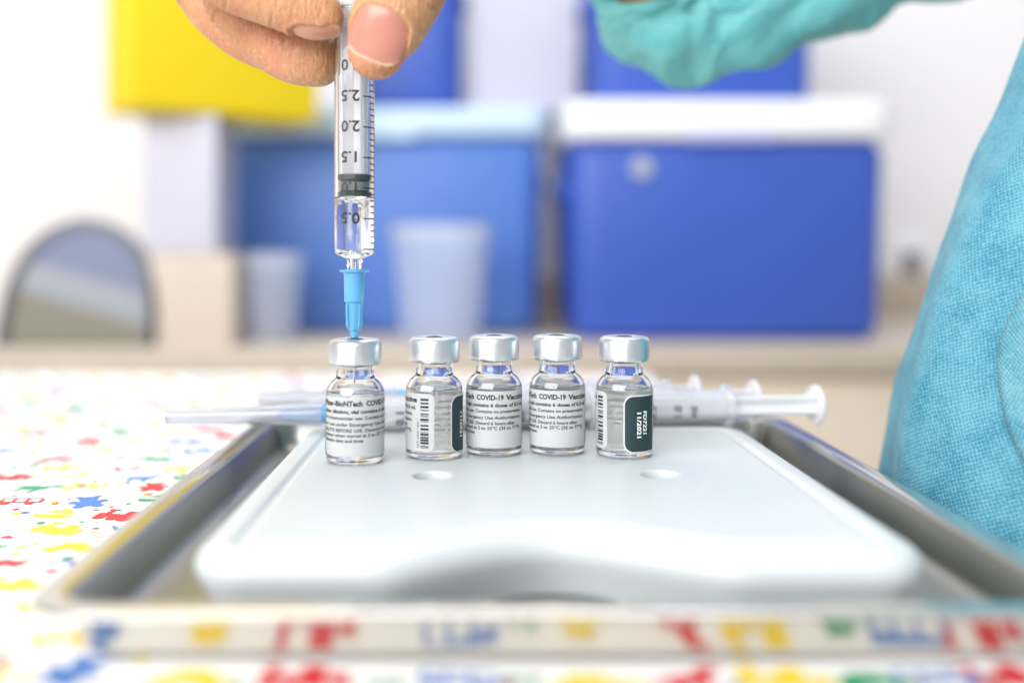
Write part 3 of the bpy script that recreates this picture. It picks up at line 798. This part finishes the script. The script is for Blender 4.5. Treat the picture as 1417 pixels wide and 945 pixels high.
def carton(name, loc, w_, d_, h_, mat, label, cat, rz=0, flap=True):
    root = empty(name, loc, label, cat, None, rz)
    mesh_obj('box_body', rbox(-w_ / 2, w_ / 2, -d_ / 2, d_ / 2, 0, h_ - 1.2, 2.5, 1.5), mat, root)
    if flap:
        for s in (-1, 1):
            x0, x1 = (-w_ / 2 + 1, -0.6) if s < 0 else (0.6, w_ / 2 - 1)
            mesh_obj('top_flap', rbox(x0, x1, -d_ / 2 + 1, d_ / 2 - 1, h_ - 1.0, h_, 1, 0.4), mat, root)
    return root
carton('storage_carton', (-285, 1045, COUNTER), 84, 76, 94, M['beige_card'], 'beige cardboard box at the bottom of the pile left of the coolers', 'box')
carton('tall_carton', (-297, 1052, COUNTER + 94.2), 74, 84, 138.6, M['white_card'], 'tall pale carton standing under the yellow box', 'box')
yb = carton('sharps_container', (-272, 1050, 195.2), 198, 80, 190, M['yellow'], 'big yellow sharps container box on the tall pale carton', 'container', R(35.7))
# white stack of sheets between the two upper coolers
carton('lidded_carton', (56, 1290, 225.6), 125, 120, 150, M['white_card'], 'pale lavender carton standing between the two upper coolers', 'box')

def cup(name, loc, r0, r1, h_, label, mat):
    root = empty(name, loc, label, 'cup')
    t = 0.9
    mesh_obj('cup_wall', lathe([(0, 0.3), (r0 - 2, 0.3), (r0 - 0.6, 0.4), (r0, 1.5), (r1, h_ - 2), (r1 - t, h_ - 2), (r0 - t, 2.0), (r0 - 2.2, 1.3), (0, 1.3)], 48), mat, root)
    rim = [(r1 + 1.6 + 1.4 * math.cos(R(a)), h_ - 1.2 + 1.4 * math.sin(R(a))) for a in range(0, 360, 45)]
    mesh_obj('cup_rim', lathe([(r1 - 0.6, h_ - 14), (r1 + 1.3, h_ - 14), (r1 + 1.6, h_ - 2), (r1 + 3, h_ - 1.6), (r1 + 3, h_), (r1 - 0.4, h_)], 48, close=True), mat, root)
    return root
cup('plastic_cup', (-38, 1055, COUNTER), 40, 51, 124, 'large translucent plastic cup in front of the haze-paled blue cooler', M['cup'])
cup('plastic_tub', (-214, 1060, COUNTER), 24, 30, 94, 'small white plastic tub beside the beige cardboard box', M['cup'])

# arched display plate standing on the counter beside the cardboard boxes
plate = empty('arched_plate', (-395, 1012, COUNTER), 'pale blue and tan arched plate with dark rim standing left of the cardboard boxes', 'plate')
ARCH = []
for k in range(41):
    a = math.pi * k / 40
    x = 78 * math.cos(a) ; z = 128 * math.sin(a) ** 0.62
    ARCH.append((x + 0.13 * (z - 60) * (1 if x < 0 else 0.15), z))
def arch_loop(d, y):
    return [((x) * (1 - d / 78), y, 1 + z * (1 - d / 128)) for x, z in ARCH]
bm = bmesh.new()
seq = [[bm.verts.new(p) for p in L] for L in (arch_loop(0, -5), arch_loop(10, -5), arch_loop(10, 5), arch_loop(0, 5))]
for a, b in zip(seq, seq[1:] + seq[:1]):
    for q in range(len(a)):
        r_ = (q + 1) % len(a)
        bm.faces.new((a[q], a[r_], b[r_], b[q]))
mesh_obj('plate_rim', recalc(bm), M['steel_dark'], plate, angle=50)
inner = [(x, z) for x, y_, z in arch_loop(10.2, 0)]
def clip(poly, z0, tilt, keep_above):
    out = []
    for (ax, az), (bx, bz) in zip(poly, poly[1:] + poly[:1]):
        fa = az - z0 - tilt * ax; fb = bz - z0 - tilt * bx
        if not keep_above: fa, fb = -fa, -fb
        if fa >= 0: out.append((ax, az))
        if fa * fb < 0:
            t = fa / (fa - fb); out.append((ax + (bx - ax) * t, az + (bz - az) * t))
    return out
for nm_, lo, hi, mt in (('upper_panel', 72, None, 'arch_blue'), ('middle_band', 40, 72, 'arch_pale'), ('lower_panel', None, 40, 'arch_tan')):
    p = inner
    if lo is not None: p = clip(p, lo, -0.28, True)
    if hi is not None: p = clip(p, hi, -0.28, False)
    mesh_obj(nm_, loft([[(x, y, z) for x, z in p] for y in (-2, 2)]), M[mt], plate, smooth=False)

# wall socket by the gown
so = empty('wall_socket', (640, 1500, 40), 'small wall socket on the white wall right of the coolers', 'socket')
mesh_obj('cover_plate', rbox(-28, 28, -9, -0.5, -40, 40, 4, 2), M['lid'], so)
mesh_obj('socket_insert', rbox(-13, 13, -12, -9.2, -16, 16, 3, 1), M['dark'], so)

# ------------------------------------------------------------------ the person: hand, arm, gown
def catmull(pts, per=6):
    out = []
    P = [pts[0]] + list(pts) + [pts[-1]]
    for i in range(1, len(P) - 2):
        for k in range(per):
            t = k / per
            out.append(tuple(0.5 * ((2 * P[i][c]) + (-P[i - 1][c] + P[i + 1][c]) * t + (2 * P[i - 1][c] - 5 * P[i][c] + 4 * P[i + 1][c] - P[i + 2][c]) * t * t + (-P[i - 1][c] + 3 * P[i][c] - 3 * P[i + 1][c] + P[i + 2][c]) * t ** 3) for c in range(len(P[i]))))
    out.append(tuple(pts[-1]))
    return out

def limb(bm, pts, flat_dir=None, flat=1.0, n=28, per=7):
    """closed tapering tube with round ends; flat squeezes it along flat_dir"""
    S = catmull(pts, per)
    P = [Vector(s[:3]) for s in S]; rad = [s[3] for s in S]
    rings = []
    fd = Vector(flat_dir or (0, 1, 0))
    def frame(t):
        u = (fd - t * fd.dot(t)).normalized(); return u, t.cross(u)
    def ring(c, t, r):
        u, v = frame(t)
        return [bm.verts.new(c + u * (r * flat * math.cos(2 * math.pi * k / n)) + v * (r * math.sin(2 * math.pi * k / n))) for k in range(n)]
    t0 = (P[1] - P[0]).normalized(); t1 = (P[-1] - P[-2]).normalized()
    a = bm.verts.new(P[0] - t0 * rad[0] * 0.95)
    for ang in (75, 55, 35, 17):
        rings.append(ring(P[0] - t0 * rad[0] * 0.95 * math.sin(R(ang)), t0, rad[0] * math.cos(R(ang))))
    for i in range(len(P)):
        t = (P[min(i + 1, len(P) - 1)] - P[max(i - 1, 0)]).normalized()
        rings.append(ring(P[i], t, rad[i]))
    for ang in (17, 35, 55, 75):
        rings.append(ring(P[-1] + t1 * rad[-1] * math.sin(R(ang)), t1, rad[-1] * math.cos(R(ang))))
    b = bm.verts.new(P[-1] + t1 * rad[-1])
    for p, q in zip(rings, rings[1:]):
        for k in range(n):
            j = (k + 1) % n
            bm.faces.new((p[k], p[j], q[j], q[k]))
    for k in range(n):
        j = (k + 1) % n
        bm.faces.new((a, rings[0][j], rings[0][k])); bm.faces.new((b, rings[-1][k], rings[-1][j]))

WR = (-4, 302, 221, 21)
THUMB = [(-25.8, 258.8, 107.3, 7.5), (-24.4, 258.5, 111.0, 9.4), (-22.0, 258.3, 116.0, 10.3), (-16.0, 258, 127.3, 10.4), (-9.5, 260.5, 144, 9.8), (-5, 266, 162, 11), (-4, 284, 196, 13.5), WR]
INDEX = [(-40.6, 263.2, 117.2, 6.3), (-45.5, 262.6, 119.2, 7.2), (-52.4, 262.4, 122.0, 7.7), (-65.5, 265, 128.5, 8.4), (-74.8, 271, 140, 9.2), (-66, 279, 163, 9.6), (-49, 287, 190, 11.5), (-24, 296, 208, 14), WR]
MIDDLE = [(-43.9, 279.4, 109.3, 7.6), (-49.5, 280.5, 110.4, 7.9), (-55.0, 281.5, 113.2, 8.1), (-63.0, 283.5, 120.8, 8.5), (-68.6, 286, 133.0, 9.2), (-57, 292, 161, 9.7), (-40, 298, 191, 11.5), (-20, 301, 208, 14), WR]
RING = [(-58, 295.5, 114.4, 6.4), (-63.5, 296.5, 117.5, 7.4), (-70.3, 297.5, 121.8, 7.9), (-79.6, 300, 131.0, 8.2), (-82.5, 302, 143, 8.9), (-65, 305, 169, 9.2), (-39.5, 308, 196, 11), (-20, 306, 210, 13), WR]
LITTLE = [(-58, 310, 124, 5.4), (-66, 311, 128, 6.4), (-76, 313, 138, 7), (-72, 315, 152, 7.4), (-58, 317, 175, 8), (-36, 317, 200, 10), (-16, 310, 213, 13), WR]
ARM = [(-20, 300, 206, 17), WR, (14, 325, 216, 20), (40, 352, 200, 19), (62, 382, 172, 16.5), (75, 391, 150, 15), (97, 394, 147, 14.5), (122, 400, 155, 14), (146, 408, 165, 14.5), (172, 415, 180, 17), (212, 420, 205, 28), (248, 405, 265, 42), (265, 390, 320, 48)]
TORSO = [(285, 350, 335, 52), (285, 345, 250, 58), (270, 330, 120, 60), (262, 325, -60, 62), (262, 325, -300, 62)]
bm = bmesh.new()
limb(bm, THUMB, (0.25, 1, 0.15), 0.80)
for ch in (INDEX, MIDDLE, RING, LITTLE): limb(bm, ch, (0.1, 1, 0), 0.96)
limb(bm, ARM, (0.3, 0.8, 0.5), 0.85)
limb(bm, TORSO, (0, 1, 0), 0.72)
recalc(bm)
raw = mesh_obj('person', bm, None)
rm = raw.modifiers.new('fuse', 'REMESH'); rm.mode = 'VOXEL'; rm.voxel_size = 0.00062; rm.adaptivity = 0.0
sm = raw.modifiers.new('soften', 'SMOOTH'); sm.factor = 0.5; sm.iterations = 7
dg = bpy.context.evaluated_depsgraph_get(); dg.update()
me = bpy.data.meshes.new_from_object(raw.evaluated_get(dg))
bpy.data.objects.remove(raw)
for p in me.polygons: p.use_smooth = True
me.materials.clear()
person = link_mesh('person', me, M['skin'])
person.name = 'person'
tag(person, 'person in a teal gown pinching the upright syringe between thumb and fingers', 'person')

from mathutils.bvhtree import BVHTree
import numpy as np
def nail_axes(centre, along, normal):
    al = Vector(along).normalized(); nm = Vector(normal); nm = (nm - al * nm.dot(al)).normalized()
    return Vector(centre), al, nm, al.cross(nm)
def fold_skin(centre, along, normal, wdt, lng, depth):
    """raise the skin fold round a nail bed and sink the bed itself"""
    c, al, nm, sd = nail_axes(centre, along, normal)
    n = len(person.data.vertices)
    co = np.empty(n * 3, np.float32); person.data.vertices.foreach_get('co', co); co = co.reshape(-1, 3)
    d = co / MM - np.array(c)
    s_ = d @ np.array(sd) / (wdt / 2); t_ = d @ np.array(al) / (lng / 2); h = d @ np.array(nm)
    rho = (np.abs(s_) ** 3 + np.abs(t_) ** 3) ** (1 / 3)
    near = (np.abs(h) < depth)
    open_ = 1 / (1 + np.exp((t_ - 0.62) * 9))                              # no fold at the free edge
    push = 0.55 * np.exp(-((rho - 1.13) / 0.13) ** 2) * open_ - 0.30 / (1 + np.exp((rho - 0.93) * 16))
    co += (near * push)[:, None] * np.array(nm) * MM
    person.data.vertices.foreach_set('co', co.astype(np.float32).ravel()); person.data.update()
def nail(name, centre, along, normal, wdt, lng, bulge):
    """nail plate laid on the finger, rounded outline; along points to the free edge"""
    c, al, nm, sd = nail_axes(centre, along, normal)
    bvh = BVHTree.FromPolygons([v.co / MM for v in person.data.vertices], [p.vertices for p in person.data.polygons])
    bm = bmesh.new(); N, K = 22, 20
    H = {}
    def base(i, k):
        s = -1 + 2 * i / N; t = -1 + 2 * k / K
        p = 3.2
        m = max(abs(s), abs(t)); q = (abs(s) ** p + abs(t) ** p) ** (1 / p) or 1
        s2, t2 = s * m / q, t * m / q
        o = c + sd * (s2 * wdt / 2) + al * (t2 * lng / 2)
        hit = bvh.ray_cast(o + nm * 14, -nm, 26)[0]
        h = (hit - o).dot(nm) if hit else None
        return o, h, s2, t2, m
    G = [[base(i, k) for k in range(K + 1)] for i in range(N + 1)]
    # smooth plate: fit h = a + b s + c s^2 + d t + e t^2 to the skin under it
    A = []; B = []
    for row_ in G:
        for o, h, s2, t2, m in row_:
            if h is not None and m < 0.9:
                A.append((1, s2, s2 * s2, t2, t2 * t2)); B.append(h)
    f = np.linalg.lstsq(np.array(A), np.array(B), rcond=None)[0]
    def top(g):
        o, h, s2, t2, m = g
        hh = f[0] + f[1] * s2 + f[2] * s2 * s2 + f[3] * t2 + f[4] * t2 * t2
        if m > 0.6 and t2 < 0.5: hh -= 0.32 * ((m - 0.6) / 0.4) ** 2
        return o, hh + bulge
    tops = [[bm.verts.new(top(g)[0] + nm * top(g)[1]) for g in r_] for r_ in G]
    bots = [[bm.verts.new(top(g)[0] + nm * (top(g)[1] - 0.55)) for g in r_] for r_ in G]
    for i in range(N):
        for k in range(K):
            fc = bm.faces.new((tops[i][k], tops[i + 1][k], tops[i + 1][k + 1], tops[i][k + 1]))
            if k >= K - 1: fc.material_index = 1
            bm.faces.new((bots[i][k], bots[i][k + 1], bots[i + 1][k + 1], bots[i + 1][k]))
    for i in range(N):
        bm.faces.new((tops[i][0], bots[i][0], bots[i + 1][0], tops[i + 1][0]))
        fc = bm.faces.new((tops[i][K], tops[i + 1][K], bots[i + 1][K], bots[i][K])); fc.material_index = 1
    for k in range(K):
        bm.faces.new((tops[0][k], tops[0][k + 1], bots[0][k + 1], bots[0][k])); bm.faces.new((tops[N][k], bots[N][k], bots[N][k + 1], tops[N][k + 1]))
    recalc(bm)
    # keep the flesh under the plate
    n = len(person.data.vertices)
    co = np.empty(n * 3, np.float32); person.data.vertices.foreach_get('co', co); co = co.reshape(-1, 3)
    d = co / MM - np.array(c)
    s_ = d @ np.array(sd) / (wdt / 2); t_ = d @ np.array(al) / (lng / 2); h = d @ np.array(nm)
    rho = (np.abs(s_) ** 3.2 + np.abs(t_) ** 3.2) ** (1 / 3.2)
    lim = f[0] + f[1] * s_ + f[2] * s_ ** 2 + f[3] * t_ + f[4] * t_ ** 2 + bulge - 0.35 - 0.32 * (np.clip(rho - 0.6, 0, 1) / 0.4) ** 2 * (t_ < 0.5)
    low = (rho < 0.99) & (h > lim) & (h < lim + 6)
    co += (low * (lim - h))[:, None] * np.array(nm) * MM
    person.data.vertices.foreach_set('co', co.astype(np.float32).ravel()); person.data.update()
    return mesh_obj(name, bm, [M['nail' if name == 'thumbnail' else 'nail_side'], M['nail_edge']], person, angle=50)
def crease(centre, axis, spread, depth, wid, facing):
    """a furrow across a finger: plane through centre with normal axis"""
    n = len(person.data.vertices)
    co = np.empty(n * 3, np.float32); person.data.vertices.foreach_get('co', co); co = co.reshape(-1, 3)
    no = np.empty(n * 3, np.float32); person.data.vertices.foreach_get('normal', no); no = no.reshape(-1, 3)
    ax = np.array(Vector(axis).normalized()); d = co / MM - np.array(centre)
    r = np.linalg.norm(d, axis=1)
    wob = 0.35 * np.sin(d[:, 2] * 0.9) + 0.25 * np.sin(d[:, 1] * 1.3 + d[:, 0] * 0.7)
    t = d @ ax + wob
    m = np.exp(-(t / wid) ** 2) * (r < spread) * np.clip(no @ np.array(Vector(facing).normalized()) * 2 + 0.3, 0, 1)
    rim = 0.35 * np.exp(-((np.abs(t) - 2.2 * wid) / wid) ** 2) * (r < spread)
    co += ((rim - m) * depth)[:, None] * no * MM
    person.data.vertices.foreach_set('co', co.astype(np.float32).ravel()); person.data.update()
for k, off in enumerate((0, 1.6, 3.1)):
    crease((-61.5 - off, 264, 126 + 0.5 * off), (0.88, 0, -0.46), 11, (0.55, 0.35, 0.3)[k], 0.6, (0, -1, -0.4))
    crease((-66.0 - off * 0.8, 284.5, 126 + 1.2 * off), (0.6, 0, -0.8), 12, (0.6, 0.4, 0.3)[k], 0.6, (-0.3, -1, -0.4))
    crease((-19.5 + off * 0.6, 258.3, 121.5 + off), (-0.45, 0, -0.9), 13, (0.5, 0.35, 0.3)[k], 0.6, (0, -1, 0))
crease((-50.0, 263, 120.5), (0.9, 0, -0.4), 9.5, 0.35, 0.35, (0, -0.6, -0.8))
TN = ((-25.0, 251, 110.3), (-0.40, 0.05, -0.92), (-0.04, -1, 0.05), 15.2, 13.2)
IN = ((-42.6, 261.5, 111.0), (7, 0.3, -2.6), (0.1, -0.3, -0.95), 8.5, 12.0)
fold_skin(*TN, 5.0); fold_skin(*IN, 3.5)
nail('thumbnail', *TN, 0.30)
nail('fingernail', *IN, 0.25)

# gown: panels with depth, UV in millimetres
def gown_sheet(name, cols, rows, fn, mat, parent, thick=0.35):
    bm = bmesh.new(); uvl = bm.loops.layers.uv.new('UVMap')
    V = [[bm.verts.new(fn(i / cols, j / rows)) for j in range(rows + 1)] for i in range(cols + 1)]
    # arc-length UV
    U = {}
    for j in range(rows + 1):
        acc = 0
        for i in range(cols + 1):
            if i: acc += (V[i][j].co - V[i - 1][j].co).length
            U[(i, j)] = acc
    W = {}
    for i in range(cols + 1):
        acc = 0
        for j in range(rows + 1):
            if j: acc += (V[i][j].co - V[i][j - 1].co).length
            W[(i, j)] = acc
    for i in range(cols):
        for j in range(rows):
            ids = ((i, j), (i + 1, j), (i + 1, j + 1), (i, j + 1))
            f = bm.faces.new([V[a][b] for a, b in ids])
            for lp, k in zip(f.loops, ids): lp[uvl].uv = (U[k], W[k])
    o = mesh_obj(name, bm, mat, parent, angle=180)
    md = o.modifiers.new('thickness', 'SOLIDIFY'); md.thickness = thick * MM; md.offset = 0
    return o

EDGE = [(z, x + 5.0) for z, x in [(-700, 96), (-300, 108), (-100, 114), (-40, 118), (-9.4, 120.5), (11, 124.3), (28, 129), (45, 134), (62.4, 140.5), (79.6, 148), (96.7, 155.4), (110.6, 162), (150, 176), (200, 188), (300, 200), (360, 205)]]
def edge_x(z):
    for (za, xa), (zb, xb) in zip(EDGE, EDGE[1:]):
        if z <= zb: return xa + (xb - xa) * (z - za) / (zb - za)
    return EDGE[-1][1]
def gown_pt(a, z, off=0.0):
    ex = sum(edge_x(z + d) for d in (-12, -6, 0, 6, 12)) / 5
    ra, rb = 118.0, 80.0
    cx = ex + ra * 0.985; cy0 = 300.0
    fold = 2.2 * math.sin(a * 7.5 + z * 0.012 + 0.5 * math.sin(z * 0.03)) + 1.2 * math.sin(a * 15 - z * 0.028 + 1) + 0.9 * math.sin(z * 0.07 + a * 8) * math.sin(a * 5 - z * 0.02) + 0.35 * math.sin(z * 0.21 - a * 13)
    k = 1 + (fold + off) / 110.0
    return Vector((cx - ra * k * math.cos(a), cy0 - rb * k * math.sin(a), z))
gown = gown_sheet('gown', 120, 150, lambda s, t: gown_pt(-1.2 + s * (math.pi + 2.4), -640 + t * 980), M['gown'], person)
FL = [(-700, 1.05), (-30, 1.0), (-5, 0.98), (20, 0.60), (35, 0.555), (50, 0.60), (70, 0.86), (100, 1.1), (200, 1.3), (400, 1.4)]
def flap_a(z):
    for (za, aa), (zb, ab) in zip(FL, FL[1:]):
        if z <= zb: return aa + (ab - aa) * (z - za) / (zb - za)
    return FL[-1][1]
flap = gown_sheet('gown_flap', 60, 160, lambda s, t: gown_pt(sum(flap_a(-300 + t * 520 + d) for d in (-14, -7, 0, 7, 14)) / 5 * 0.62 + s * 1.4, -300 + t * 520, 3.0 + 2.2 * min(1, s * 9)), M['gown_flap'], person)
flap['label'] = 'lighter overlapping gown panel'

# sleeve: a sagging tube round the forearm
SL = [(62.5, 385, 165, 22.5), (66.5, 387, 156, 23.4), (71.5, 389, 147.5, 23.2), (82, 391, 144.0, 22.6), (97, 393, 145.5, 21.2), (122, 400, 155.0, 20), (146, 408, 165.5, 20.5), (172, 415, 180.5, 25), (212, 420, 205, 40), (248, 405, 265, 60), (262, 390, 320, 72)]
SS = catmull(SL, 10)
def sleeve_pt(s, t):
    q = t * (len(SS) - 1); i = min(int(q), len(SS) - 2); f = q - i
    c = [SS[i][k] * (1 - f) + SS[i + 1][k] * f for k in range(4)]
    i0, i1 = max(0, i - 3), min(len(SS) - 1, i + 4)
    tg = (Vector(SS[i1][:3]) - Vector(SS[i0][:3])).normalized()
    u = Vector((0, -1, 0)); u = (u - tg * u.dot(tg)).normalized(); v = tg.cross(u)
    a = 2 * math.pi * s
    arc = t * 10
    wr = 1.35 * math.sin(arc * 4.2 + 3.0 * math.sin(a * 2 + 0.6) + a * 2) + 0.9 * math.sin(arc * 7.1 - a * 3) + 0.8 * math.sin(a * 5 + arc * 2)
    rdg = lambda ph, pw: (1 - abs(math.sin(ph))) ** pw
    wr += 1.2 * rdg(arc * 2.3 + a * 1.6 + 0.6 * math.sin(a * 3), 3) + 0.8 * rdg(arc * 3.7 - a * 2.0 + 1.2, 4) - 0.8
    r = c[3] + wr * (1.0 if t > 0.04 else 0.35)
    p = Vector(c[:3]) + (u * math.cos(a) * 0.9 + v * math.sin(a)) * r
    near = max(0.0, math.cos(a))
    p += tg * near * 13.5 * max(0.0, 1 - t / 0.16)
    return p
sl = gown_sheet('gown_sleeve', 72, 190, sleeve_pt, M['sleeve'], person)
